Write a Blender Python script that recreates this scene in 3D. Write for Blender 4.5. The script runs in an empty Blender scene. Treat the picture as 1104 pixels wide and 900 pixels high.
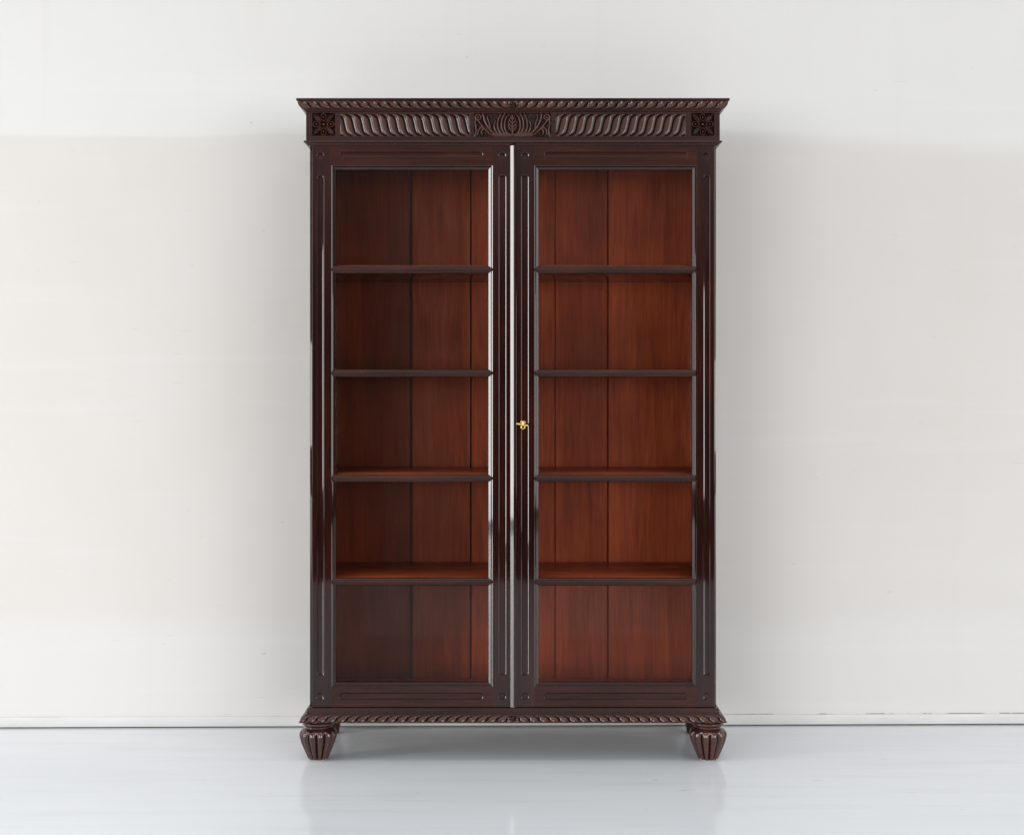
import bpy, bmesh, math, random
import numpy as np

random.seed(4)
sc = bpy.context.scene
col = sc.collection

# ------------------------------------------------------------------ measurements
CAM_D = 4.6          # camera distance in front of the door plane (y = 0)
CAM_H = 1.0965       # camera height
F = 1656.0           # focal length in reference pixels
CX, HY = 553.0, 426.0


def X(x, y=0.0):     # reference measure -> metres on the plane at depth y
    return (x - CX) * (CAM_D + y) / F


def Z(v, y=0.0):
    return CAM_H + (HY - v) * (CAM_D + y) / F


# ------------------------------------------------------------------ materials
def new_mat(name):
    m = bpy.data.materials.new(name)
    m.use_nodes = True
    nt = m.node_tree
    nt.nodes.clear()
    out = nt.nodes.new('ShaderNodeOutputMaterial')
    b = nt.nodes.new('ShaderNodeBsdfPrincipled')
    nt.links.new(b.outputs[0], out.inputs[0])
    return m, nt, b, out


def nd(nt, typ, **kw):
    n = nt.nodes.new(typ)
    for k, v in kw.items():
        setattr(n, k, v)
    return n


def ramp(nt, fac, stops):
    r = nd(nt, 'ShaderNodeValToRGB')
    el = r.color_ramp.elements
    while len(el) > 1:
        el.remove(el[-1])
    el[0].position = stops[0][0]
    el[0].color = stops[0][1]
    for p, c in stops[1:]:
        e = el.new(p)
        e.color = c
    nt.links.new(fac, r.inputs[0])
    return r.outputs[0]


def rgba(c):
    return (c[0], c[1], c[2], 1.0)


def mix(nt, a, b, fac, blend='MIX'):
    m = nd(nt, 'ShaderNodeMix', data_type='RGBA', blend_type=blend)
    for sock, v in ((m.inputs['Factor'], fac), (m.inputs['A'], a), (m.inputs['B'], b)):
        pass
    fi = [s for s in m.inputs if s.name == 'Factor' and s.type == 'VALUE'][0]
    ai = [s for s in m.inputs if s.name == 'A' and s.type == 'RGBA'][0]
    bi = [s for s in m.inputs if s.name == 'B' and s.type == 'RGBA'][0]
    for s, v in ((fi, fac), (ai, a), (bi, b)):
        if hasattr(v, 'is_output'):
            nt.links.new(v, s)
        else:
            s.default_value = v
    return [s for s in m.outputs if s.type == 'RGBA'][0]


def math_n(nt, op, a, b=None, c=None, clamp=False):
    m = nd(nt, 'ShaderNodeMath', operation=op, use_clamp=clamp)
    for s, v in zip(m.inputs, (a, b, c)):
        if v is None:
            continue
        if hasattr(v, 'is_output'):
            nt.links.new(v, s)
        else:
            s.default_value = v
    return m.outputs[0]


def maprange(nt, v, a, b, c=0.0, d=1.0, smooth=True):
    m = nd(nt, 'ShaderNodeMapRange', interpolation_type='SMOOTHSTEP' if smooth else 'LINEAR')
    if hasattr(v, 'is_output'):
        nt.links.new(v, m.inputs[0])
    for i, q in enumerate((a, b, c, d)):
        if hasattr(q, 'is_output'):
            nt.links.new(q, m.inputs[1 + i])
        else:
            m.inputs[1 + i].default_value = q
    return m.outputs[0]


def noise(nt, vec, scale, detail=4, rough=0.55, dist=0.0):
    n = nd(nt, 'ShaderNodeTexNoise')
    n.inputs['Scale'].default_value = scale
    n.inputs['Detail'].default_value = detail
    n.inputs['Roughness'].default_value = rough
    n.inputs['Distortion'].default_value = dist
    nt.links.new(vec, n.inputs['Vector'])
    return n.outputs[0]


def mapping(nt, vec, scale=(1, 1, 1), loc=(0, 0, 0)):
    m = nd(nt, 'ShaderNodeMapping')
    m.inputs['Scale'].default_value = scale
    m.inputs['Location'].default_value = loc
    nt.links.new(vec, m.inputs['Vector'])
    return m.outputs[0]


def wood(name, axis, c0, c1, c2, rough=0.28, coat=0.9, crough=0.045, cior=1.66, relief=False, island=False, wave=0.0008, spec=0.03):
    m, nt, b, out = new_mat(name)
    tc = nd(nt, 'ShaderNodeTexCoord').outputs['Object']
    sc_f = {'z': (1, 1, 0.035), 'x': (0.035, 1, 1)}[axis]
    sc_m = {'z': (1, 1, 0.10), 'x': (0.10, 1, 1)}[axis]
    vec = tc
    if island:
        geo = nd(nt, 'ShaderNodeNewGeometry')
        add = nd(nt, 'ShaderNodeVectorMath', operation='ADD')
        comb = nd(nt, 'ShaderNodeCombineXYZ')
        nt.links.new(math_n(nt, 'MULTIPLY', geo.outputs['Random Per Island'], 7.0), comb.inputs[2])
        nt.links.new(tc, add.inputs[0])
        nt.links.new(comb.outputs[0], add.inputs[1])
        vec = add.outputs[0]
    fine = noise(nt, mapping(nt, vec, sc_f), 260, 5, 0.6, 0.3)
    med = noise(nt, mapping(nt, vec, sc_m), 26, 4, 0.55, 0.8)
    big = noise(nt, tc, 2.2, 3, 0.5)
    f = math_n(nt, 'ADD', math_n(nt, 'MULTIPLY', fine, 0.5), math_n(nt, 'MULTIPLY', med, 0.5))
    colr = ramp(nt, f, [(0.30, rgba(c0)), (0.50, rgba(c1)), (0.72, rgba(c2))])
    tone = maprange(nt, big, 0.3, 0.7, 0.75, 1.2)
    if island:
        tone = math_n(nt, 'MULTIPLY', tone, nd(nt, 'ShaderNodeAttribute', attribute_name='board_shade').outputs['Fac'])
    if relief:       # highlights painted paler on ridges, shade painted darker in hollows
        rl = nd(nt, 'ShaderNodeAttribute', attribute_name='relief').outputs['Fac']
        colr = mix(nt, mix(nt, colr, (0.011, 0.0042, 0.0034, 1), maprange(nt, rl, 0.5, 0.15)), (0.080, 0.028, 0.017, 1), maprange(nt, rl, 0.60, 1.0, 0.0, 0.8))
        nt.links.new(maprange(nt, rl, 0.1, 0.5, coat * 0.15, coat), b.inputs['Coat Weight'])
    hsv = nd(nt, 'ShaderNodeHueSaturation')
    nt.links.new(colr, hsv.inputs['Color'])
    nt.links.new(tone, hsv.inputs['Value'])
    nt.links.new(hsv.outputs[0], b.inputs['Base Color'])
    r = maprange(nt, noise(nt, tc, 14, 3), 0.3, 0.7, rough * 0.8, rough * 1.3)
    nt.links.new(r, b.inputs['Roughness'])
    b.inputs['Specular IOR Level'].default_value = spec
    b.inputs['Coat Weight'].default_value = coat
    b.inputs['Coat Roughness'].default_value = crough
    b.inputs['Coat IOR'].default_value = cior
    bump = nd(nt, 'ShaderNodeBump')
    bump.inputs['Strength'].default_value = 0.10
    bump.inputs['Distance'].default_value = 0.0003
    nt.links.new(fine, bump.inputs['Height'])
    bump2 = nd(nt, 'ShaderNodeBump')
    bump2.inputs['Strength'].default_value = 0.35
    bump2.inputs['Distance'].default_value = wave
    nt.links.new(noise(nt, mapping(nt, tc, {'z': (1, 1, .35), 'x': (.35, 1, 1)}[axis]), 9, 2, 0.4), bump2.inputs['Height'])
    nt.links.new(bump2.outputs[0], bump.inputs['Normal'])
    nt.links.new(bump.outputs[0], b.inputs['Normal'])
    bump3 = nd(nt, 'ShaderNodeBump')
    nt.links.new(bump2.outputs[0], b.inputs['Coat Normal'])
    return m


DK0, DK1, DK2 = (0.0055, 0.0010, 0.0008), (0.0165, 0.0026, 0.0016), (0.040, 0.0070, 0.0032)
M_WV = wood('dark_mahogany_vertical', 'z', DK0, DK1, DK2, cior=1.56)
M_WH = wood('dark_mahogany_horizontal', 'x', (0.0115, 0.0030, 0.0022), (0.029, 0.0075, 0.0050), (0.058, 0.0150, 0.0085), coat=0.7, cior=1.5)
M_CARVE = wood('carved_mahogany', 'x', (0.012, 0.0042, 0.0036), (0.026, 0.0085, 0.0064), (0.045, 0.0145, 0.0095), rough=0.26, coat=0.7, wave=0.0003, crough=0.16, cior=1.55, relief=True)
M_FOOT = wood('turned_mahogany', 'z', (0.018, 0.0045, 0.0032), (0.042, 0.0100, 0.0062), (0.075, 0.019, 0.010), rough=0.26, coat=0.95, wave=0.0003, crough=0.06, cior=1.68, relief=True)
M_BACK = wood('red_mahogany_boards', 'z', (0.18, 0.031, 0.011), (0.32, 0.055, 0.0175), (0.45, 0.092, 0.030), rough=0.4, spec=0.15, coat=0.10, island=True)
M_SHELF = wood('red_mahogany_shelf', 'x', (0.24, 0.044, 0.016), (0.40, 0.074, 0.024), (0.52, 0.115, 0.038), rough=0.36, spec=0.15, coat=0.15)


def mat_simple(name, c, rough, metal=0.0, coat=0.0, nscale=30, var=0.12):
    m, nt, b, out = new_mat(name)
    tc = nd(nt, 'ShaderNodeTexCoord').outputs['Object']
    n = noise(nt, tc, nscale, 4)
    lo = tuple(v * (1 - var) for v in c)
    hi = tuple(min(1, v * (1 + var)) for v in c)
    nt.links.new(ramp(nt, n, [(0.3, rgba(lo)), (0.7, rgba(hi))]), b.inputs['Base Color'])
    b.inputs['Roughness'].default_value = rough
    b.inputs['Metallic'].default_value = metal
    b.inputs['Coat Weight'].default_value = coat
    return m


M_BRASS = mat_simple('polished_brass', (0.86, 0.60, 0.20), 0.22, metal=1.0, nscale=300)
M_FELT = mat_simple('pale_felt', (0.36, 0.33, 0.30), 0.9, nscale=400)
M_GAP = mat_simple('dark_gap', (0.07, 0.066, 0.062), 0.9)


def mat_glass():
    m = bpy.data.materials.new('window_glass')
    m.use_nodes = True
    nt = m.node_tree
    nt.nodes.clear()
    out = nd(nt, 'ShaderNodeOutputMaterial')
    t = nd(nt, 'ShaderNodeBsdfTransparent')
    t.inputs[0].default_value = (0.965, 0.975, 0.97, 1)
    g = nd(nt, 'ShaderNodeBsdfGlossy')
    g.inputs['Roughness'].default_value = 0.015
    g.inputs['Color'].default_value = (1, 1, 1, 1)
    fr = nd(nt, 'ShaderNodeFresnel')
    fr.inputs['IOR'].default_value = 1.45
    tc = nd(nt, 'ShaderNodeTexCoord').outputs['Object']
    bump = nd(nt, 'ShaderNodeBump')
    bump.inputs['Strength'].default_value = 0.2
    bump.inputs['Distance'].default_value = 0.004
    nt.links.new(noise(nt, tc, 5, 1), bump.inputs['Height'])
    ms = nd(nt, 'ShaderNodeMixShader')
    nt.links.new(math_n(nt, 'MULTIPLY', fr.outputs[0], 0.5), ms.inputs[0])
    nt.links.new(t.outputs[0], ms.inputs[1])
    nt.links.new(g.outputs[0], ms.inputs[2])
    nt.links.new(ms.outputs[0], out.inputs[0])
    return m


M_GLASS = mat_glass()

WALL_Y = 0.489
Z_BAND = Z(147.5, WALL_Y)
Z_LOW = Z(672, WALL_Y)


def mat_wall():
    m, nt, b, out = new_mat('painted_plaster')
    pos = nd(nt, 'ShaderNodeNewGeometry').outputs['Position']
    sep = nd(nt, 'ShaderNodeSeparateXYZ')
    nt.links.new(pos, sep.inputs[0])
    x, z = sep.outputs[0], sep.outputs[2]
    wob = noise(nt, mapping(nt, pos, (1, 1, 0.2)), 1.3, 2)
    wob2 = noise(nt, mapping(nt, pos, (1, 1, 0.3)), 9, 3)
    # edge of the paler upper band: crisp at the left, feathered to the right
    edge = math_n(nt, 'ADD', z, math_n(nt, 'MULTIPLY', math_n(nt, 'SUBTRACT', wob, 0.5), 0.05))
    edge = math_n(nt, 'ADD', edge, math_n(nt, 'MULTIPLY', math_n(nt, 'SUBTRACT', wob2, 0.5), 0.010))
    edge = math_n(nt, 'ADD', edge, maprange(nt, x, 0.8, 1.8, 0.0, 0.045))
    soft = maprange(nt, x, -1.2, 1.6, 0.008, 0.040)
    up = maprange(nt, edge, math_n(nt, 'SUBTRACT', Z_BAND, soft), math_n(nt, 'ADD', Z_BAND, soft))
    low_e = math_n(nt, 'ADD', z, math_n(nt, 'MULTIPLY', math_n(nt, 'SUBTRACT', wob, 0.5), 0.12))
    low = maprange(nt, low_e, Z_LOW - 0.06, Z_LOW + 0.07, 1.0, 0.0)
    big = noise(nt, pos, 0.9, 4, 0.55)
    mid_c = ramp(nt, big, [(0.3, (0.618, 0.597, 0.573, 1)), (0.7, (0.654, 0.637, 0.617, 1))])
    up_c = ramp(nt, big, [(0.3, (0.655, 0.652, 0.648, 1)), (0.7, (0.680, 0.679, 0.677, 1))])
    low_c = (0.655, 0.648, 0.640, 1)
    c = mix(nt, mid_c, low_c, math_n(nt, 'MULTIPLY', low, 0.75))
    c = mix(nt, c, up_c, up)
    # roller streaks and patches
    st = noise(nt, mapping(nt, pos, (6, 1, 0.25)), 2.0, 4, 0.6)
    c = mix(nt, c, (0.62, 0.585, 0.555, 1), maprange(nt, st, 0.52, 0.80, 0.0, 0.28))
    hz = noise(nt, mapping(nt, pos, (0.2, 1, 5)), 3.0, 4, 0.6)
    c = mix(nt, c, (0.77, 0.77, 0.77, 1), maprange(nt, hz, 0.52, 0.82, 0.0, 0.13))
    # small knocks and hairline scratches
    sp = noise(nt, mapping(nt, pos, (1, 1, 3.2)), 26, 2, 0.5)
    c = mix(nt, c, (0.42, 0.37, 0.33, 1), maprange(nt, sp, 0.765, 0.79, 0.0, 0.5))
    sc1 = noise(nt, mapping(nt, pos, (0.7, 1, 9), (3, 0, 1)), 14, 2, 0.5)
    c = mix(nt, c, (0.45, 0.38, 0.34, 1), maprange(nt, sc1, 0.755, 0.785, 0.0, 0.35))
    # chipped, brownish seam where plaster meets the skirting, mostly on the right
    seam = maprange(nt, z, 0.0375, 0.0415, 1.0, 0.0)
    chip = noise(nt, mapping(nt, pos, (1, 1, 0.5), (7.3, 0, 0)), 8, 5, 0.65)
    where = maprange(nt, x, 0.55, 1.0, 0.05, 1.0)
    chipf = math_n(nt, 'MULTIPLY', math_n(nt, 'MULTIPLY', seam, maprange(nt, chip, 0.47, 0.55)), where)
    c = mix(nt, c, (0.16, 0.095, 0.065, 1), chipf)
    nt.links.new(c, b.inputs['Base Color'])
    b.inputs['Roughness'].default_value = 0.55
    b.inputs['Specular IOR Level'].default_value = 0.25
    bump = nd(nt, 'ShaderNodeBump')
    bump.inputs['Strength'].default_value = 0.45
    bump.inputs['Distance'].default_value = 0.004
    h = math_n(nt, 'ADD', noise(nt, pos, 5, 5, 0.5), math_n(nt, 'MULTIPLY', noise(nt, pos, 160, 3, 0.6), 0.06))
    nt.links.new(h, bump.inputs['Height'])
    nt.links.new(bump.outputs[0], b.inputs['Normal'])
    return m


def mat_skirting():
    m, nt, b, out = new_mat('painted_skirting')
    pos = nd(nt, 'ShaderNodeNewGeometry').outputs['Position']
    n = noise(nt, mapping(nt, pos, (1, 1, 3)), 6, 5, 0.6)
    c = ramp(nt, n, [(0.3, (0.57, 0.565, 0.56, 1)), (0.7, (0.635, 0.63, 0.625, 1))])
    sp = noise(nt, mapping(nt, pos, (1, 1, 2)), 60, 2)
    c = mix(nt, c, (0.35, 0.30, 0.27, 1), maprange(nt, sp, 0.76, 0.8, 0.0, 0.6))
    nt.links.new(c, b.inputs['Base Color'])
    b.inputs['Roughness'].default_value = 0.45
    return m


def mat_floor():
    m, nt, b, out = new_mat('glossy_grey_floor_paint')
    pos = nd(nt, 'ShaderNodeNewGeometry').outputs['Position']
    big = noise(nt, mapping(nt, pos, (0.5, 1.2, 1)), 1.1, 5, 0.55)
    c = ramp(nt, big, [(0.3, (0.735, 0.770, 0.812, 1)), (0.7, (0.815, 0.845, 0.880, 1))])
    st = noise(nt, mapping(nt, pos, (0.22, 3.0, 1)), 5.0, 6, 0.65)
    c = mix(nt, c, (0.655, 0.685, 0.72, 1), maprange(nt, st, 0.48, 0.74, 0.0, 0.5))
    hz = noise(nt, mapping(nt, pos, (0.5, 2.2, 1), (2, 5, 0)), 9, 3, 0.6)
    c = mix(nt, c, (0.87, 0.89, 0.91, 1), maprange(nt, hz, 0.6, 0.8, 0.0, 0.4))
    # fine scuffs and grit
    sc1 = noise(nt, mapping(nt, pos, (1.2, 5.5, 1), (1, 2, 0)), 8, 2, 0.5, 0.6)
    c = mix(nt, c, (0.25, 0.25, 0.25, 1), maprange(nt, sc1, 0.745, 0.78, 0.0, 0.45))
    gr = noise(nt, pos, 45, 2)
    c = mix(nt, c, (0.30, 0.29, 0.28, 1), maprange(nt, gr, 0.765, 0.79, 0.0, 0.6))
    nt.links.new(c, b.inputs['Base Color'])
    nt.links.new(maprange(nt, noise(nt, mapping(nt, pos, (0.6, 2, 1)), 4, 5), 0.3, 0.7, 0.08, 0.16), b.inputs['Roughness'])
    b.inputs['Specular IOR Level'].default_value = 0.25
    bump = nd(nt, 'ShaderNodeBump')
    bump.inputs['Strength'].default_value = 0.12
    bump.inputs['Distance'].default_value = 0.004
    nt.links.new(noise(nt, mapping(nt, pos, (0.5, 1, 1)), 7, 5, 0.5), bump.inputs['Height'])
    nt.links.new(bump.outputs[0], b.inputs['Normal'])
    return m


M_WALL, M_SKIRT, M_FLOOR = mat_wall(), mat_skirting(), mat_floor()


# ------------------------------------------------------------------ mesh helpers
def finish(me, mats, angle=35):
    for mm in (mats if isinstance(mats, (list, tuple)) else [mats]):
        me.materials.append(mm)
    me.polygons.foreach_set('use_smooth', [True] * len(me.polygons))
    me.update()
    me.set_sharp_from_angle(angle=math.radians(angle))
    return me


def link(name, me, parent=None):
    o = bpy.data.objects.new(name, me)
    col.objects.link(o)
    if parent is not None:
        o.parent = parent
        o.matrix_parent_inverse = parent.matrix_world.inverted() if False else o.matrix_parent_inverse
    return o


def obj(name, bm, mats, parent=None, angle=35):
    me = bpy.data.meshes.new(name)
    bmesh.ops.recalc_face_normals(bm, faces=bm.faces)
    bm.to_mesh(me)
    bm.free()
    return link(name, finish(me, mats, angle), parent)


def box(bm, x0, x1, y0, y1, z0, z1, bev=0.0, seg=2, edges=None):
    vs = [bm.verts.new((x, y, z)) for x in (x0, x1) for y in (y0, y1) for z in (z0, z1)]
    q = [(0, 1, 3, 2), (4, 6, 7, 5), (0, 4, 5, 1), (2, 3, 7, 6), (0, 2, 6, 4), (1, 5, 7, 3)]
    fs = [bm.faces.new([vs[i] for i in f]) for f in q]
    if bev > 0:
        es = list({e for f in fs for e in f.edges})
        if edges:
            es = [e for e in es if edges(e)]
        bmesh.ops.bevel(bm, geom=es, offset=bev, segments=seg, profile=0.5, affect='EDGES')
    return fs


def grid_data(P):
    """P: (nu, nv, 3) -> verts, quads"""
    nu, nv = P.shape[:2]
    idx = np.arange(nu * nv).reshape(nu, nv)
    q = np.stack([idx[:-1, :-1], idx[1:, :-1], idx[1:, 1:], idx[:-1, 1:]], -1).reshape(-1, 4)
    return P.reshape(-1, 3), q


def mesh_np(name, chunks):
    vs, fs, off = [], [], 0
    for v, f in chunks:
        vs.append(v)
        fs.append(f + off)
        off += len(v)
    V = np.concatenate(vs).astype(np.float32)
    Q = np.concatenate(fs).astype(np.int32)
    me = bpy.data.meshes.new(name)
    me.vertices.add(len(V))
    me.vertices.foreach_set('co', V.ravel())
    me.loops.add(Q.size)
    me.loops.foreach_set('vertex_index', Q.ravel())
    me.polygons.add(len(Q))
    me.polygons.foreach_set('loop_start', np.arange(0, Q.size, 4, dtype=np.int32))
    me.update(calc_edges=True)
    me.validate()
    return me


def sstep(a, b, x):
    t = np.clip((x - a) / (b - a), 0, 1)
    return t * t * (3 - 2 * t)


def resample(pts, n):
    pts = np.array(pts, float)
    d = np.r_[0, np.cumsum(np.linalg.norm(np.diff(pts, axis=0), axis=1))]
    t = np.unique(np.r_[np.linspace(0, d[-1], n), d])
    return np.c_[np.interp(t, d, pts[:, 0]), np.interp(t, d, pts[:, 1])], t / d[-1]


def catmull(pts, n=12):
    pts = np.array(pts, float)
    p = np.vstack([2 * pts[0] - pts[1], pts, 2 * pts[-1] - pts[-2]])
    out = []
    for i in range(1, len(p) - 2):
        for t in np.linspace(0, 1, n, endpoint=False):
            a, b, c, d = p[i - 1:i + 3]
            out.append(0.5 * (2 * b + (c - a) * t + (2 * a - 5 * b + 4 * c - d) * t * t + (3 * b - a - 3 * c + d) * t ** 3))
    out.append(p[-2])
    return np.array(out)


def moulding(prof, hw, yf, yb, disp, n_front=1200, n_side=420):
    """sweep a profile (out, z; bottom to top) round left side, front and right side, mitred"""
    pr, t = prof
    out, z = pr[:, 0], pr[:, 1]
    tan = np.gradient(pr, axis=0)
    tan /= np.linalg.norm(tan, axis=1)[:, None] + 1e-12
    no, nz = tan[:, 1], -tan[:, 0]
    ch = []
    rels = []
    rl = lambda d: np.clip(0.5 + d / 0.009, 0, 1)
    u = np.linspace(-1, 1, n_front)[:, None]
    xx = u * (hw + out)[None, :]
    d = disp(xx, t[None, :]) * sstep(0, 0.006, (hw + out)[None, :] - np.abs(xx))
    rels.append(rl(d) + 0 * xx)
    ch.append(grid_data(np.stack([xx, (yf - out)[None, :] - d * no, z[None, :] + d * nz], -1)))
    w = np.linspace(0, 1, n_side)[:, None]
    ys = (yf - out)[None, :] * (1 - w) + yb * w
    run = ys - (yf - out)[None, :]
    d = disp(run + hw, t[None, :]) * sstep(0, 0.006, run)
    rels += [rl(d) + 0 * ys, (rl(d) + 0 * ys)[::-1]]
    ch.append(grid_data(np.stack([(hw + out)[None, :] + d * no, ys, z[None, :] + d * nz + 0 * ys], -1)))
    L = np.stack([-(hw + out)[None, :] - d * no, ys, z[None, :] + d * nz + 0 * ys], -1)[::-1]
    ch.append(grid_data(L))
    REL.clear()
    REL.extend(rels)
    return ch


REL = []


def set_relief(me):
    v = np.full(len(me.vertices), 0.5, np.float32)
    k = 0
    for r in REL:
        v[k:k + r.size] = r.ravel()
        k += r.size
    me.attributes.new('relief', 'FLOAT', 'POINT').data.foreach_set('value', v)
    return me


def box_chunk(x0, x1, y0, y1, z0, z1):
    v = np.array([(x, y, z) for x in (x0, x1) for y in (y0, y1) for z in (z0, z1)], float)
    q = np.array([(0, 1, 3, 2), (4, 6, 7, 5), (0, 4, 5, 1), (2, 3, 7, 6), (0, 2, 6, 4), (1, 5, 7, 3)])
    return v, q


def strokes_height(px, pz, strokes):
    """carving as a height map: each stroke is (points, half widths, height); returns max of round ridges"""
    H = np.zeros_like(px)
    for pts, w0, w1, h in strokes:
        c = catmull(pts, 10)
        wn = np.linspace(w0, w1, len(c))
        best = np.zeros_like(px)
        for i in range(len(c) - 1):
            a, b = c[i], c[i + 1]
            ab = b - a
            l2 = ab @ ab + 1e-12
            tt = np.clip(((px - a[0]) * ab[0] + (pz - a[1]) * ab[1]) / l2, 0, 1)
            dd = np.hypot(px - a[0] - tt * ab[0], pz - a[1] - tt * ab[1])
            w = wn[i] + (wn[i + 1] - wn[i]) * tt
            best = np.maximum(best, np.sqrt(np.clip(1 - (dd / w) ** 2, 0, 1)))
        H = np.maximum(H, best * h)
    return H


def panel(name, x0, x1, z0, z1, yf, hfun, mat, parent, res=0.0008):
    nx, nz = int((x1 - x0) / res) + 2, int((z1 - z0) / res) + 2
    gx, gz = np.meshgrid(np.linspace(x0, x1, nx), np.linspace(z0, z1, nz), indexing='ij')
    h = hfun(gx, gz)
    edge = np.minimum(np.minimum(gx - x0, x1 - gx), np.minimum(gz - z0, z1 - gz))
    h = np.where(edge < 1e-6, 0, h)
    me = mesh_np(name, [grid_data(np.stack([gx, yf - h, gz], -1))])
    lo, hi = float(h.min()), float(h.max())
    rel = np.where(edge < 0.0012, 0.5, (h - lo) / (hi - lo + 1e-9))
    if name != 'fluted_panel':
        rel = 0.18 + 0.82 * rel
    me.attributes.new('relief', 'FLOAT', 'POINT').data.foreach_set('value', rel.astype(np.float32).ravel())
    return link(name, finish(me, mat, 60), parent)


def tag(o, label=None, cat=None, kind=None, group=None):
    for k, v in (('label', label), ('category', cat), ('kind', kind), ('group', group)):
        if v:
            o[k] = v
    return o


# ------------------------------------------------------------------ setting
bm = bmesh.new()
box(bm, -9, 9, -4.5, 0.9, -0.12, 0.0)
tag(obj('floor', bm, M_FLOOR), kind='structure')

YAW = math.radians(0.95)
bm = bmesh.new()
box(bm, -9, 9, 0.0, 0.25, -0.05, 4.6)
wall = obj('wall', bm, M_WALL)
wall.location = (0, WALL_Y, 0)
wall.rotation_euler = (0, 0, YAW)
tag(wall, kind='structure')

bm = bmesh.new()
box(bm, -9, 9, -0.006, 0.05, 0.0044, 0.0375, 0.0015, 2)
sk = obj('skirting_board', bm, M_SKIRT)
sk.location = (0, WALL_Y, 0)
sk.rotation_euler = (0, 0, YAW)
tag(sk, kind='structure')
bm = bmesh.new()
box(bm, -9, 9, -0.0012, 0.0012, 0.0005, 0.0044)
gp = obj('floor_joint', bm, M_GAP)
gp.location = (0, WALL_Y, 0)
gp.rotation_euler = (0, 0, YAW)
tag(gp, kind='structure')

# ------------------------------------------------------------------ bookcase
book = bpy.data.objects.new('bookcase', None)
book.empty_display_size = 0.1
col.objects.link(book)
tag(book, 'tall dark carved mahogany bookcase with two glazed doors and empty shelves, against pale wall', 'bookcase')

HW = 0.6115                     # half width of the carcass
DT = 0.024                      # door thickness
YB = 0.462                      # back of the carcass
Z_DOOR0, Z_DOOR1 = Z(762.3), Z(157.0)
Z_BASE = Z(779.0, -0.03)
YBACK = 0.448                   # visible face of the back boards

# side panels
for s in (-1, 1):
    bm = bmesh.new()
    x0, x1 = sorted((s * HW, s * (HW - 0.022)))
    box(bm, x0, x1, DT + 0.002, YB, Z_BASE + 0.012, Z(122), 0.0015, 2)
    obj('side_panel', bm, M_WV, book)

bm = bmesh.new()
box(bm, -HW + 0.022, HW - 0.022, DT + 0.004, YBACK - 0.001, Z(160), Z(160) + 0.022)
obj('top_panel', bm, M_WH, book)
Z_BOT = Z(763)
bm = bmesh.new()
box(bm, -HW + 0.022, HW - 0.022, DT + 0.004, YBACK - 0.001, Z_BOT - 0.02, Z_BOT + 0.006)
obj('bottom_panel', bm, M_SHELF, book)

# back: vertical boards with V joints
s_b = (CAM_D + YBACK) / F
joints = [-HW + 0.02] + [(p - CX) * s_b for p in (443.0, 507.5, 551, 598.5, 655.5)] + [HW - 0.02]
bm = bmesh.new()
gaps = [0, 0.0030, 0.0022, 0.0012, 0.0009, 0.0014, 0]
for i in range(len(joints) - 1):
    box(bm, joints[i] + gaps[i], joints[i + 1] - gaps[i + 1], YBACK, YB - 0.002, Z_BOT + 0.002, Z(150),
        0.0036, 2, edges=lambda e: abs(e.verts[0].co.z - e.verts[1].co.z) > 0.5 and e.verts[0].co.y < YBACK + 0.001)
box(bm, -HW + 0.022, HW - 0.022, YB - 0.002, YB + 0.004, Z_BOT, Z(150))
for f in bm.faces:
    fx = [v.co.x for v in f.verts]
    if max(fx) - min(fx) > 1.0 or (len(set(round(q, 4) for q in fx)) == 1 and abs(abs(fx[0]) - HW + 0.022) < 1e-4):
        f.material_index = 1
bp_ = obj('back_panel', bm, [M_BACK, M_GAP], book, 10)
at = bp_.data.attributes.new('board_shade', 'FLOAT', 'FACE')     # boards painted darker to the left, standing in for interior shade
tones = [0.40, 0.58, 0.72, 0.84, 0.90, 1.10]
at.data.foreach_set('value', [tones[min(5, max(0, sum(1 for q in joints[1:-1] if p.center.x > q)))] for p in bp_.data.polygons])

# shelves
for zt in (0.5490, 0.8610, 1.1740, 1.4885):
    bm = bmesh.new()
    box(bm, -HW + 0.0225, HW - 0.0225, DT + 0.012, YBACK - 0.0005, zt - 0.022, zt, 0.002, 2)
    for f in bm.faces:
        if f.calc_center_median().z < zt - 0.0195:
            f.material_index = 1  # underside coloured dark to paint in the shade below each shelf
    obj('shelf', bm, [M_SHELF, M_WH], book)

# ---- cornice with rope carving
CY = -0.005                      # face of the frieze
FHW = X(776.0, CY) - 0.0         # half width of frieze
zc = lambda v, o: Z(v, CY - o)
prof = [(0.000, zc(121.0, 0)), (0.004, zc(120.2, .004)), (0.0045, zc(119.0, .0045)), (0.0085, zc(117.6, .008))]
rope_a = len(prof)
for k in range(9):
    q = k / 8
    o = 0.0095 + 0.0135 * (q ** 1.25)
    prof.append((o, zc(117.2 - 8.2 * q, o)))
prof += [(0.0245, zc(108.7, .0245)), (0.0258, zc(108.4, .0258)), (0.0262, zc(106.4, .0262)), (0.0252, zc(106.0, .0252)), (0.02, zc(106.0, .0252) + 0.0003)]
pa = np.array(prof)
dl = np.r_[0, np.cumsum(np.linalg.norm(np.diff(pa, axis=0), axis=1))]
t0, t1 = dl[rope_a] / dl[-1], dl[rope_a + 8] / dl[-1]
PITCH = 10.75 / 360


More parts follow.
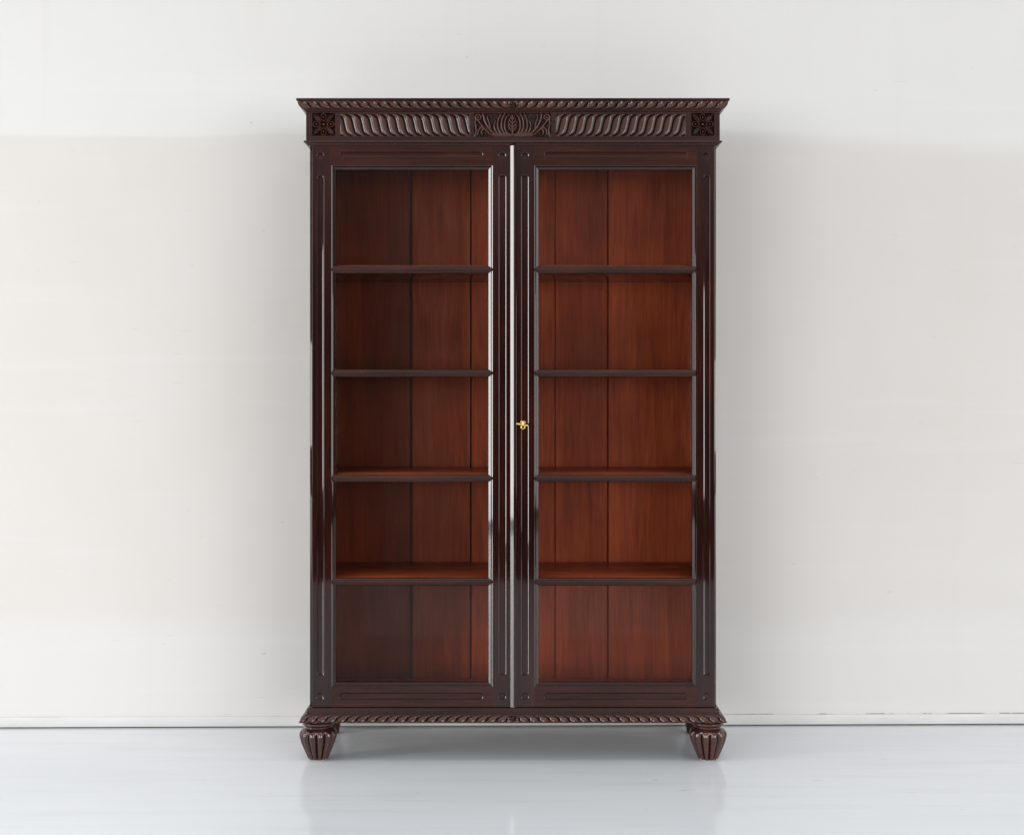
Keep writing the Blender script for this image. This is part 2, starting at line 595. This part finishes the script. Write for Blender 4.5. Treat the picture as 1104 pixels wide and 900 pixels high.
def rope(x, t, t0, t1, slant, amp, flip, hub):
    v = np.clip((t - t0) / (t1 - t0), 0, 1)
    ax = np.abs(x)
    sh = slant * (v + 0.10 * np.sin(2 * np.pi * v))
    ph = (ax - (sh if flip else -sh)) / PITCH
    ridge = np.abs(np.sin(np.pi * ph)) ** 0.62
    win = np.where((t > t0) & (t < t1), np.sin(np.pi * v) ** 0.5, 0)
    d = amp * (ridge - 0.45) * win
    # little flower / scroll carved in the middle
    c = sstep(hub, hub * 0.86, ax)
    rr = np.hypot(ax, (v - 0.5) * 0.026)
    th = np.arctan2((v - 0.5) * 0.026, x)
    fl = amp * 0.9 * (0.55 + 0.45 * np.abs(np.cos(2.5 * th))) * np.sqrt(np.clip(1 - (rr / hub) ** 2, 0, 1)) * win
    fl = fl - amp * 0.8 * sstep(0.0045, 0.003, np.abs(rr - 0.0065)) * win
    return d * (1 - c) + fl * c


pr = resample(prof, 46)
ch = moulding(pr, FHW, CY, YB, lambda x, t: rope(x, t, t0, t1, 0.024, 0.0088, True, 0.016))
zt = prof[-1][1]
ch.append(box_chunk(-FHW - 0.0215, FHW + 0.0215, CY - 0.0215, YB, zt - 0.010, zt + 0.0002))
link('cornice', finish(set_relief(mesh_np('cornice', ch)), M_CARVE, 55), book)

# ---- frieze with carved panels
ZF0, ZF1 = Z(152.0, CY), Z(120.6, CY)
wins = []                        # x0, x1, z0, z1
for a, b, c, d in ((336.6, 361.2, 121.9, 146.6), (366.6, 506.8, 122.8, 147.4), (510.8, 594.2, 121.9, 147.8),
                   (598.8, 739.2, 122.8, 147.4), (745.4, 770.0, 121.9, 146.6)):
    wins.append((X(a, CY), X(b, CY), Z(d, CY), Z(c, CY)))
ch = []
xs = sorted([-FHW, FHW] + [w[0] for w in wins] + [w[1] for w in wins])
prev = -FHW


def face(x0, x1, z0, z1):
    return (np.array([(x0, CY, z0), (x1, CY, z0), (x1, CY, z1), (x0, CY, z1)]), np.array([(0, 1, 2, 3)]))


for w in wins:
    ch.append(face(prev, w[0], ZF0, ZF1))
    ch.append(face(w[0], w[1], ZF0, w[2]))
    ch.append(face(w[0], w[1], w[3], ZF1))
    prev = w[1]
ch.append(face(prev, FHW, ZF0, ZF1))
for s in (-1, 1):                # board ends and body
    x = s * FHW
    v = np.array([(x, CY, ZF0), (x, YB, ZF0), (x, YB, ZF1), (x, CY, ZF1)])
    ch.append((v if s > 0 else v[::-1], np.array([(0, 1, 2, 3)])))
ch.append(box_chunk(-FHW + 0.001, FHW - 0.001, CY + 0.012, YB - 0.001, ZF0 + 0.001, ZF1 - 0.001))
REL.clear()
frieze = link('frieze', finish(set_relief(mesh_np('frieze', ch)), M_CARVE, 30), book)


def fluted(w, sgn):
    x0, x1, z0, z1 = w
    P = 9.36 / 360

    def f(x, z):
        t = (z - (z0 + z1) / 2) / ((z1 - z0) / 2)
        xr = (x - (x0 + x1) / 2) * sgn
        sh = 0.0072 * t + 0.0040 * t ** 3 + 0.0160 * t ** 7
        ph = (xr - sh) / P
        u = ph - np.floor(ph)
        ridge = np.sin(np.pi * np.clip(u, 0, 1) ** 0.92) ** 0.8
        mar = np.minimum(np.minimum(x - x0, x1 - x), np.minimum(z - z0, z1 - z))
        # the panel ends in a slanted curve like the ridges themselves
        rel = np.abs(t)
        lip = sstep(0.0, 0.0030, mar)
        arch = 1 - 0.35 * sstep(0.80, 1.0, rel)
        return lip * (-0.0052 + 0.0066 * ridge * arch)
    return f


def rosette_h(w):
    x0, x1, z0, z1 = w
    c = ((x0 + x1) / 2, (z0 + z1) / 2)
    R = (x1 - x0) / 2

    def f(x, z):
        px, pz = (x - c[0]) / R, (z - c[1]) / R
        h = np.zeros_like(px)
        for k in range(4):
            a = k * math.pi / 2
            u, v = px * math.cos(a) + pz * math.sin(a), -px * math.sin(a) + pz * math.cos(a)
            e = ((u - 0.62) / 0.36) ** 2 + (v / 0.27) ** 2           # round double petal
            ring = np.exp(-((e - 0.70) / 0.24) ** 2)
            bead = 0.95 * np.sqrt(np.clip(1 - e / 0.20, 0, 1))
            dome = np.where(e < 1.0, np.maximum(0.62 + 0.38 * ring, bead) - 0.45 * np.exp(-((e - 0.30) / 0.10) ** 2), 0)
            h = np.maximum(h, dome)
            a += math.pi / 4
            u, v = px * math.cos(a) + pz * math.sin(a), -px * math.sin(a) + pz * math.cos(a)
            wd = 0.20 * np.clip(1 - ((u - 0.78) / 0.55) ** 2, 0, 1) + 1e-4
            leaf = np.sqrt(np.clip(1 - (v / wd) ** 2, 0, 1)) * (np.abs(u - 0.78) < 0.55)
            leaf = np.where(np.abs(v) < wd, 0.62 + 0.38 * np.maximum((np.abs(v) / wd) ** 3, np.exp(-(v / 0.045) ** 2)), 0) * (np.abs(u - 0.78) < 0.55)
            h = np.maximum(h, leaf * 0.95)
        rr = np.hypot(px, pz)
        h = np.maximum(h, 1.1 * np.sqrt(np.clip(1 - (rr / 0.17) ** 2, 0, 1)))
        mar = 1 - np.maximum(np.abs(px), np.abs(pz))
        return sstep(0, 0.07, mar) * (-0.0105 + 0.0135 * h)
    return f


def acanthus_h(w):
    x0, x1, z0, z1 = w
    c = ((x0 + x1) / 2, (z0 + z1) / 2)
    S = (x1 - x0) / 2 / 41.7     # reference units -> metres

    def f(x, z):
        px, pz = np.abs(x - c[0]) / S, (z - c[1]) / S    # mirrored; half size 41.7 x 13
        st = [
            # central leaf: stem and side leaflets
            ([(0, -11), (0, -2), (0, 11)], 1.1, 0.9, 0.9),
            ([(0.4, -6), (3.0, -4), (4.4, -0.5)], 1.5, 0.6, 0.95),
            ([(0.4, -2), (3.2, 0.2), (4.6, 3.6)], 1.5, 0.6, 0.95),
            ([(0.4, 2), (2.8, 4.2), (3.6, 7.0)], 1.4, 0.6, 0.95),
            ([(0.3, 6), (1.6, 8.2), (1.8, 10.5)], 1.2, 0.6, 0.95),
            # cupped leaves either side
            ([(1.5, -11), (6.0, -8.5), (8.2, -3), (8.2, 3), (6.6, 8), (4.2, 11)], 1.3, 0.9, 1.0),
            ([(3.5, -11.5), (9.0, -8.5), (11.6, -3), (11.8, 3), (10.6, 8), (8.4, 11.5)], 1.4, 1.0, 1.0),
            ([(6, -11.8), (12.2, -9), (15.4, -4), (16.0, 2), (15.0, 7.0), (12.8, 11)], 1.4, 1.0, 0.95),
            ([(10, -11.8), (17, -8), (19.6, -2), (19.4, 2), (18.0, 4.5)], 1.5, 0.8, 0.9),
            # sweeping stem up to the corner
            ([(12, -11.8), (19, -9.8), (25, -4), (29.5, 3.5), (31.5, 11)], 1.5, 1.3, 1.0),
            ([(15, -12), (23, -10.4), (29, -5.5), (34, 0.5), (38, 5.5)], 1.3, 1.1, 0.95),
            ([(24, -2.5), (25.4, 3.5), (27.2, 8), (26.2, 11)], 1.2, 0.7, 0.85),
            # outer scroll and leaf
            ([(38, 5.5), (40.0, 8.2), (38.0, 11.0), (34.8, 10.0), (34.2, 7.0), (36.2, 5.6)], 1.2, 0.9, 1.0),
            ([(36.8, 8.0), (36.9, 8.1)], 1.3, 1.3, 1.1),
            ([(39.6, 10.5), (40.0, 2), (39.2, -5), (40.2, -11.5)], 1.0, 1.3, 0.95),
            ([(31, -3.5), (33.5, -7), (32.4, -10.8)], 1.6, 0.8, 0.95),
            ([(33, -2), (36.2, -5), (37.2, -9), (38.4, -11.6)], 1.5, 0.7, 0.95),
            ([(29.2, -9.5), (29.3, -9.4)], 1.2, 1.2, 0.9),
            ([(22.6, 8.2), (22.7, 8.3)], 1.2, 1.2, 0.85),
            ([(0, -10.5), (3, -11.6), (6, -11.8)], 1.5, 1.0, 1.0),
        ]
        h = strokes_height(px, pz, [(p, a * 1.35, b * 1.4, k) for p, a, b, k in st] + [(p, a * 2.3, b * 2.2, k * 0.58) for p, a, b, k in st[5:13]])
        mar = np.minimum(41.7 - px, (z1 - z0) / 2 / S - np.abs(pz))
        h = np.maximum(h, 0.24 + 0.05 * np.sin(px * 2.1 + pz * 1.3) * np.sin(pz * 1.9 - px))
        return sstep(0, 0.9, mar) * (-0.0085 + 0.0115 * h)
    return f


panel('rosette', *wins[0], CY, rosette_h(wins[0]), M_CARVE, frieze, 0.0007)
panel('fluted_panel', *wins[1], CY, fluted(wins[1], -1), M_CARVE, frieze)
panel('acanthus_carving', *wins[2], CY, acanthus_h(wins[2]), M_CARVE, frieze, 0.0007)
panel('fluted_panel', *wins[3], CY, fluted(wins[3], 1), M_CARVE, frieze)
panel('rosette', *wins[4], CY, rosette_h(wins[4]), M_CARVE, frieze, 0.0007)

# ---- thin bead under the frieze
bz = lambda v, o: Z(v, CY - o)
prof = [(-0.004, bz(157.0, 0)), (-0.003, bz(156.0, 0)), (0.001, bz(154.6, 0)), (0.0055, bz(154.0, 0)), (0.0066, bz(153.2, 0)),
        (0.0055, bz(152.2, 0)), (0.001, bz(151.7, 0)), (-0.002, bz(151.6, 0))]
ch = moulding(resample(prof, 16), FHW, CY, YB, lambda x, t: 0 * x + 0 * t, 3, 3)
ch.append(box_chunk(-FHW + 0.003, FHW - 0.003, CY + 0.003, YB, bz(157, 0) + 0.0005, bz(151.6, 0) - 0.0005))
link('neck_moulding', finish(mesh_np('neck_moulding', ch), M_WH, 50), book)

# ---- base moulding with rope carving
BY = -0.003
b_ = lambda v, o: Z(v, BY - o)
BHW = HW
prof = [(0.010, b_(779.6, .03)), (0.024, b_(779.5, .03)), (0.0262, b_(779.0, .0262))]
ra = len(prof)
for k in range(9):
    q = k / 8
    o = 0.0258 - 0.0135 * (q ** 0.8)
    prof.append((o, b_(778.6 - 7.4 * q, o)))
prof += [(0.0105, b_(770.6, .0105)), (0.0095, b_(769.8, .0095)), (0.0058, b_(769.4, .0058)), (0.0055, b_(767.2, .005)), (0.0040, b_(766.8, .004)),
         (0.0038, b_(763.6, .004)), (0.003, b_(763.0, .003)), (-0.002, b_(762.8, 0))]
pa = np.array(prof)
dl = np.r_[0, np.cumsum(np.linalg.norm(np.diff(pa, axis=0), axis=1))]
q0, q1 = dl[ra] / dl[-1], dl[ra + 8] / dl[-1]
ch = moulding(resample(prof, 46), BHW, BY, YB, lambda x, t: rope(x, t, q0, q1, 0.022, 0.0085, False, 0.018))
ch.append(box_chunk(-BHW + 0.001, BHW - 0.001, BY + 0.0015, YB - 0.001, b_(779.5, .03) + 0.0008, b_(763.0, 0)))
ch.append(box_chunk(-BHW - 0.02, BHW + 0.02, BY - 0.02, YB - 0.002, b_(779.6, .03) + 0.0001, b_(779.5, .03) + 0.004))
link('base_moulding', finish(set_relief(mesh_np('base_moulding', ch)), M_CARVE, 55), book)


# ---- feet
def foot(xc, yc):
    s = (CAM_D + yc) / F
    pts = [(0.0, 0.004), (9.2, 0.004), (10.2, 1.0), (11.3, 4), (15.0, 12), (17.9, 19), (19.3, 23.8), (19.9, 27.0), (19.6, 29.8), (18.4, 31.8), (16.6, 33.2),
           (14.9, 34.0), (14.0, 34.9), (14.2, 36.0), (15.8, 36.8), (17.0, 38.0), (17.1, 39.6), (16.2, 40.8), (15.0, 41.2), (15.0, 43.5)]
    p = np.array(pts)
    H = Z_BASE + 0.002
    zz = np.where(p[:, 1] > 1, p[:, 1] / 43.5 * H, 0.004)
    c, _ = resample(np.c_[p[:, 0] * s, zz], 70)
    n, NL = 168, 12
    th = np.linspace(0, 2 * np.pi, n + 1)
    lob = np.abs(np.sin(NL / 2 * th)) ** 0.85
    zr = c[:, 1] / H * 43.5
    amp = sstep(0.5, 3, zr) * sstep(32.8, 27.0, zr) * (0.19 - 0.03 * sstep(6, 28, zr))
    P = np.zeros((n + 1, len(c), 3))
    r = c[None, :, 0] * (1 - amp[None, :] * (1 - lob[:, None])) + 0.0015 * (amp / 0.15)[None, :] * lob[:, None] * (c[None, :, 0] > 0.01)
    P[..., 0] = xc + r * np.cos(th)[:, None]
    P[..., 1] = yc + r * np.sin(th)[:, None]
    P[..., 2] = c[None, :, 1]
    me = mesh_np('foot', [grid_data(P)])
    rel = 0.5 + (lob[:, None] - 0.6) * 0.5 * (amp / 0.2)[None, :]
    me.attributes.new('relief', 'FLOAT', 'POINT').data.foreach_set('value', np.clip(rel, 0, 1).astype(np.float32).ravel())
    f = link('foot', finish(me, M_FOOT, 60), book)
    bm = bmesh.new()
    bmesh.ops.create_cone(bm, cap_ends=True, segments=32, radius1=0.0235, radius2=0.0230, depth=0.0050)
    bmesh.ops.translate(bm, verts=bm.verts, vec=(xc, yc, 0.0025))
    obj('foot_pad', bm, M_FELT, f)


YF = 0.029
for px in (343.2, 763.2):
    foot((px - CX) * (CAM_D + YF) / F, YF)
for s in (-1, 1):                # plain tapered rear legs
    bm = bmesh.new()
    top = [(0.545, 0.37), (0.611, 0.37), (0.611, 0.455), (0.545, 0.455)]
    bot = [(0.566, 0.378), (0.606, 0.378), (0.606, 0.425), (0.566, 0.425)]
    tv = [bm.verts.new((s * a, b, Z_BASE + 0.001)) for a, b in top]
    bv = [bm.verts.new((s * a, b, 0.0)) for a, b in bot]
    bm.faces.new(tv)
    bm.faces.new(bv)
    for i in range(4):
        bm.faces.new((tv[i], tv[(i + 1) % 4], bv[(i + 1) % 4], bv[i]))
    bmesh.ops.bevel(bm, geom=list(bm.edges), offset=0.003, segments=2, affect='EDGES')
    obj('rear_leg', bm, M_WV, book)


# ---- doors
def stadium_cutter(bm, x0, x1, z0, z1, r, D):
    """hollow with rounded ends: capsule outline x0..x1, z0..z1 with radius r"""
    if x1 - x0 > z1 - z0:
        a, b = (x0 + r, (z0 + z1) / 2), (x1 - r, (z0 + z1) / 2)
    else:
        a, b = ((x0 + x1) / 2, z0 + r), ((x0 + x1) / 2, z1 - r)
    ax = math.atan2(b[1] - a[1], b[0] - a[0]) if (a != b) else 0
    # narrow bevelled lip, short wall, nearly flat floor
    lv = [(-0.0010, r + 0.0016), (0.0012, r - 0.0017), (0.0012 + 0.45 * (D - 0.0012), r - 0.0021), (D * 0.93, r - 0.0030), (D, (r - 0.0030) * 0.6), (D, r * 0.1)]
    N = 14
    rings = []
    for y, rr in lv:
        ring = []
        for (c, st) in ((b, ax - math.pi / 2), (a, ax + math.pi / 2)):
            for i in range(N + 1):
                t = st + math.pi * i / N
                ring.append(bm.verts.new((c[0] + rr * math.cos(t), y, c[1] + rr * math.sin(t))))
        rings.append(ring)
    for q, w in zip(rings, rings[1:]):
        for i in range(len(q)):
            j = (i + 1) % len(q)
            bm.faces.new((q[i], q[j], w[j], w[i]))
    bm.faces.new(rings[0])
    bm.faces.new(rings[-1])


def bool_diff(bm_a, bm_b):
    bmesh.ops.remove_doubles(bm_b, verts=bm_b.verts, dist=1e-6)
    obs = []
    for bmx in (bm_a, bm_b):
        bmesh.ops.recalc_face_normals(bmx, faces=bmx.faces)
        me = bpy.data.meshes.new('tmp')
        bmx.to_mesh(me)
        bmx.free()
        o = bpy.data.objects.new('tmp', me)
        col.objects.link(o)
        obs.append(o)
    mod = obs[0].modifiers.new('b', 'BOOLEAN')
    mod.operation, mod.object, mod.solver = 'DIFFERENCE', obs[1], 'EXACT'
    dg = bpy.context.evaluated_depsgraph_get()
    dg.update()
    res = bpy.data.meshes.new_from_object(obs[0].evaluated_get(dg))
    for o in obs:
        me = o.data
        bpy.data.objects.remove(o)
        bpy.data.meshes.remove(me)
    return res


BARS = [290.6, 402.2, 515.6, 627.2]          # glazing bars (middle heights)


def rect_loop(bm, prof, x0, x1, z0, z1):
    """mitred picture-frame moulding: prof = (inset, depth) from the outside in"""
    rows = []
    for ins, y in prof:
        rows.append([bm.verts.new(p) for p in ((x0 + ins, y, z0 + ins), (x1 - ins, y, z0 + ins), (x1 - ins, y, z1 - ins), (x0 + ins, y, z1 - ins))])
    for a, b in zip(rows, rows[1:]):
        for i in range(4):
            j = (i + 1) % 4
            bm.faces.new((a[i], a[j], b[j], b[i]))


def bar_profile(bm, prof, x0, x1, zc):
    a = [bm.verts.new((x0 + abs(dx), y, zc + z)) for z, y, dx in prof]
    b = [bm.verts.new((x1 - abs(dx), y, zc + z)) for z, y, dx in prof]
    for i in range(len(a) - 1):
        bm.faces.new((a[i], b[i], b[i + 1], a[i + 1]))
    bm.faces.new(a)
    bm.faces.new(b[::-1])


def door(xl, xr, ol, orr, fl_l, fl_r, rail_f, c_l, c_r, hinge_side):
    """xl,xr outer; ol,orr opening (outside of the glazing mould); flutes, all in reference measures"""
    yt, yb, ot, ob = 157.0, 762.3, 178.2, 740.2
    pieces = []
    spec = [(xl, ol, fl_l, c_l, 'l'), (orr, xr, fl_r, c_r, 'r')]
    R = 4.0 / 360
    for a, b, fc, cc, side in spec:
        bm = bmesh.new()
        out_x = X(a) if side == 'l' else X(b)
        box(bm, X(a), X(b), 0, DT, Z(yb), Z(yt), 0.0018, 3,
            edges=lambda e, ox=out_x: all(v.co.y < 1e-6 for v in e.verts) and (all(abs(v.co.x - ox) < 1e-6 for v in e.verts)
                                      or abs(e.verts[0].co.z - e.verts[1].co.z) < 1e-6))
        cu = bmesh.new()
        stadium_cutter(cu, X(fc) - R, X(fc) + R, Z(728.6), Z(188.2), R, 0.0038)
        for cy in (168.0, 750.6):
            rc = 4.1 / 360
            stadium_cutter(cu, X(cc) - rc, X(cc) + rc, Z(cy) - rc, Z(cy) + rc, rc, 0.0034)
        pieces.append((bool_diff(bm, cu), 0))
    for t, b, fy, edge in ((yt, ot, 166.9, 'top'), (ob, yb, 750.6, 'bot')):
        bm = bmesh.new()
        ez = Z(yt) if edge == 'top' else Z(yb)
        box(bm, X(ol), X(orr), 0, DT, Z(b), Z(t), 0.0018, 3,
            edges=lambda e, ez=ez: all(v.co.y < 1e-6 and abs(v.co.z - ez) < 1e-6 for v in e.verts))
        cu = bmesh.new()
        stadium_cutter(cu, X(rail_f[0]), X(rail_f[1]), Z(fy) - R, Z(fy) + R, R, 0.0036)
        pieces.append((bool_diff(bm, cu), 1))
    bm = bmesh.new()
    for me, mi in pieces:
        n0 = len(bm.faces)
        bm.from_mesh(me)
        bm.faces.ensure_lookup_table()
        for f in bm.faces[n0:]:
            f.material_index = mi
        bpy.data.meshes.remove(me)
    me = bpy.data.meshes.new('door')
    bm.to_mesh(me)
    bm.free()
    d = link('door', finish(me, [M_WV, M_WH], 14), book)

    # glazing moulding around the whole opening
    bm = bmesh.new()
    pf = [(0.0, 0.0004), (0.0030, 0.0023), (0.0034, 0.0052), (0.0050, 0.0056), (0.0054, 0.0030), (0.0060, 0.0026),
          (0.0126, 0.0070), (0.0134, 0.0100), (0.0136, 0.0160), (0.0136, DT - 0.001)]
    rect_loop(bm, pf, X(ol) - 0.0001, X(orr) + 0.0001, Z(ob) - 0.0001, Z(ot) + 0.0001)
    obj('glazing_moulding', bm, M_WV, d, 12)
    # bars
    h = 4.3 / 360
    bp = [(-h, 0.018, 0.0130), (-h, 0.0105, 0.0125), (-h + 0.0009, 0.0070, 0.011), (-h + 0.0026, 0.0046, 0.009), (-h + 0.0046, 0.0032, 0.0065), (-h + 0.0060, 0.0030, 0.005),
          (-h + 0.0064, 0.0012, 0.0045), (-h + 0.0085, -0.0006, 0.0025), (0, -0.0016, 0.0015)]
    bp = bp + [(-z, y, dx) for z, y, dx in bp[:-1][::-1]]
    for v in BARS:
        bm = bmesh.new()
        bar_profile(bm, [(z_, y_, 0.0) for z_, y_, d_ in bp], X(ol) + 0.0032, X(orr) - 0.0032, Z(v))
        obj('glazing_bar', bm, M_WH, d, 40)
    # five panes of glass
    ins = 0.0120
    zs = [Z(ob) + ins] + [q for v in BARS[::-1] for q in (Z(v) - h + 0.002, Z(v) + h - 0.002)] + [Z(ot) - ins]
    for i in range(0, len(zs), 2):
        bm = bmesh.new()
        vv = [bm.verts.new(p) for p in ((X(ol) + ins, 0.0155, zs[i]), (X(orr) - ins, 0.0155, zs[i]), (X(orr) - ins, 0.0155, zs[i + 1]), (X(ol) + ins, 0.0155, zs[i + 1]))]
        bm.faces.new(vv)
        me = bpy.data.meshes.new('glass_pane')
        bm.to_mesh(me)
        bm.free()
        me.materials.append(M_GLASS)
        link('glass_pane', me, d)
    return d


dl_ = door(336.3, 550.6, 357.2, 531.2, 345.6, 541.7, (365.6, 520.8), 345.2, 541.4, 'l')
dr_ = door(555.2, 770.6, 576.0, 751.2, 565.9, 761.6, (586.6, 741.6), 566.0, 761.6, 'r')

# meeting bead on the right-hand door: broad left chamfer, rounded nose
bm = bmesh.new()
pf = [(550.0, 0.004), (550.0, -0.0004), (550.3, -0.0012), (553.7, -0.0074), (554.5, -0.0083), (555.6, -0.0083), (556.4, -0.0065), (556.7, -0.001), (556.7, 0.004)]
a = [bm.verts.new((X(p), y, Z(762.0))) for p, y in pf]
b = [bm.verts.new((X(p), y, Z(157.4))) for p, y in pf]
for i in range(len(a) - 1):
    bm.faces.new((a[i], a[i + 1], b[i + 1], b[i]))
bm.faces.new(a)
bm.faces.new(b)
obj('meeting_bead', bm, M_WV, dr_, 8)

# keyhole plate
kx, kz = X(563.6), Z(457.6)
bm = bmesh.new()
bmesh.ops.create_cone(bm, cap_ends=True, segments=24, radius1=0.0062, radius2=0.0056, depth=0.0022)
bmesh.ops.rotate(bm, verts=bm.verts, cent=(0, 0, 0), matrix=__import__('mathutils').Matrix.Rotation(math.pi / 2, 3, 'X'))
bmesh.ops.translate(bm, verts=bm.verts, vec=(kx, 0.0035, kz))
obj('keyhole_plate', bm, M_BRASS, dr_)

# ------------------------------------------------------------------ key
from mathutils import Matrix, Vector


def torus(bm, R, r, c, mat, n=28, m=10, sx=1.0):
    vs = []
    for i in range(n):
        a = 2 * math.pi * i / n
        row = []
        for j in range(m):
            b = 2 * math.pi * j / m
            p = Vector(((R + r * math.cos(b)) * math.cos(a) * sx, (R + r * math.cos(b)) * math.sin(a), r * math.sin(b)))
            row.append(bm.verts.new(mat @ p + Vector(c)))
        vs.append(row)
    for i in range(n):
        for j in range(m):
            bm.faces.new((vs[i][j], vs[(i + 1) % n][j], vs[(i + 1) % n][(j + 1) % m], vs[i][(j + 1) % m]))


def cyl(bm, p0, p1, r0, r1, n=16):
    p0, p1 = Vector(p0), Vector(p1)
    d = p1 - p0
    rot = d.to_track_quat('Z', 'Y').to_matrix().to_4x4()
    r = bmesh.ops.create_cone(bm, cap_ends=True, segments=n, radius1=r0, radius2=r1, depth=d.length)
    bmesh.ops.transform(bm, matrix=Matrix.Translation((p0 + p1) / 2) @ rot, verts=r['verts'])


key = bpy.data.objects.new('key', None)
key.empty_display_size = 0.02
col.objects.link(key)
key.location = (kx, 0, kz)
tag(key, 'small ornate brass key sticking out of the lock on the right bookcase door', 'key')
bm = bmesh.new()
cyl(bm, (0, 0.012, 0), (0, -0.020, 0), 0.0024, 0.0024)
for yy, rr in ((-0.006, 0.0042), (-0.010, 0.0036), (-0.019, 0.0036)):
    cyl(bm, (0, yy + 0.001, 0), (0, yy - 0.001, 0), rr, rr)
obj('shank', bm, M_BRASS, key)
bm = bmesh.new()
up = Matrix.Rotation(math.pi / 2, 3, 'X')
cyl(bm, (0.001, -0.021, 0.0002), (-0.0165, -0.022, 0.0026), 0.0026, 0.0034)      # broad left arm of the bow
cyl(bm, (-0.0165, -0.022, 0.0026), (-0.0195, -0.022, 0.0030), 0.0034, 0.0020)
cyl(bm, (-0.001, -0.021, 0.0), (0.0130, -0.021, -0.0022), 0.0024, 0.0030)
cyl(bm, (0.0130, -0.021, -0.0022), (0.0155, -0.021, -0.0026), 0.0030, 0.0018)
torus(bm, 0.0052, 0.0017, (0.0008, -0.022, -0.0072), up)                          # lower ring
torus(bm, 0.0030, 0.0014, (-0.0026, -0.021, 0.0078), up)                          # small curls above
torus(bm, 0.0030, 0.0014, (0.0042, -0.021, 0.0070), up)
cyl(bm, (0.0008, -0.021, -0.002), (0.0008, -0.021, 0.0092), 0.0022, 0.0014)
obj('bow', bm, M_BRASS, key)

# ------------------------------------------------------------------ camera
cam = bpy.data.cameras.new('camera')
co = bpy.data.objects.new('camera', cam)
col.objects.link(co)
co.location = (0.0, -CAM_D, CAM_H)
co.rotation_euler = (math.pi / 2, 0, 0)
cam.sensor_width = 36
cam.lens = F / 1104 * 36
cam.shift_y = -(450 - HY) / 1104
cam.shift_x = (552 - CX) / 1104
cam.clip_end = 100
sc.camera = co

# ------------------------------------------------------------------ light
w = bpy.data.worlds.new('World')
sc.world = w
w.use_nodes = True
nt = w.node_tree
nt.nodes.clear()
wo = nd(nt, 'ShaderNodeOutputWorld')
bg = nd(nt, 'ShaderNodeBackground')
nt.links.new(bg.outputs[0], wo.inputs[0])
tc = nd(nt, 'ShaderNodeTexCoord').outputs['Generated']
sep = nd(nt, 'ShaderNodeSeparateXYZ')
nt.links.new(tc, sep.inputs[0])
upf = maprange(nt, sep.outputs[2], 0.03, 0.26)
cc = mix(nt, (0.075, 0.065, 0.062, 1), (0.925, 0.93, 0.935, 1), upf)
nt.links.new(cc, bg.inputs['Color'])
bg.inputs['Strength'].default_value = 0.70


def area(name, loc, target, sx, sy, power, color):
    l = bpy.data.lights.new(name, 'AREA')
    l.shape, l.size, l.size_y, l.energy, l.color = 'RECTANGLE', sx, sy, power, color
    o = bpy.data.objects.new(name, l)
    col.objects.link(o)
    o.location = loc
    o.rotation_euler = (Vector(target) - Vector(loc)).to_track_quat('-Z', 'Y').to_euler()
    return o


area('window_light', (-7.5, -3.2, 2.02), (0.0, -2.6, 1.9), 1.3, 3.9, 205, (1.0, 0.985, 0.96))
area('side_fill_light', (-10.0, -3.5, 1.9), (0.0, -1.5, 1.2), 5.0, 3.6, 120, (1.0, 0.99, 0.97))  # added fill, balances brightness across the wall
area('corner_fill_light', (-7.5, -7.5, 1.8), (0.0, 0.0, 0.9), 3.5, 3.2, 70, (1.0, 0.99, 0.97))  # added fill from the front left, set to balance levels
area('front_left_fill_light', (-4.8, -9.5, 1.35), (0.0, 0.0, 0.7), 4.4, 2.3, 275, (1.0, 0.99, 0.97))  # added fill, lifts the cabinet interior and the floor beneath
area('front_right_fill_light', (4.8, -9.5, 1.1), (0.0, 0.0, 0.6), 4.4, 2.0, 240, (1.0, 0.985, 0.965))  # added fill opposite, reaches low under the cabinet
area('far_fill_light', (8.0, -7.6, 1.9), (0.2, 0.0, 1.1), 4.5, 3.4, 200, (1.0, 0.985, 0.965))  # added fill, lightens the wall right of the cabinet
area('right_glint_light', (8.0, -3.5, 2.0), (0.0, -0.1, 1.2), 1.2, 3.8, 42, (1.0, 0.985, 0.97))  # added lamp for faint glints on the left flute lips
overhead = area('overhead_fill_light', (0.0, -2.2, 5.2), (0.0, -2.0, 0.0), 6.0, 1.6, 23, (0.95, 0.985, 1.0))  # added fill aimed down, brightens the floor in front
overhead.data.spread = math.radians(85)

sc.render.engine = 'CYCLES'
sc.cycles.max_bounces = 10
sc.cycles.transparent_max_bounces = 12
sc.cycles.use_denoising = True
sc.cycles.sample_clamp_indirect = 6
sc.view_settings.view_transform = 'Standard'
sc.view_settings.look = 'None'
sc.view_settings.exposure = 0
sc.view_settings.gamma = 1
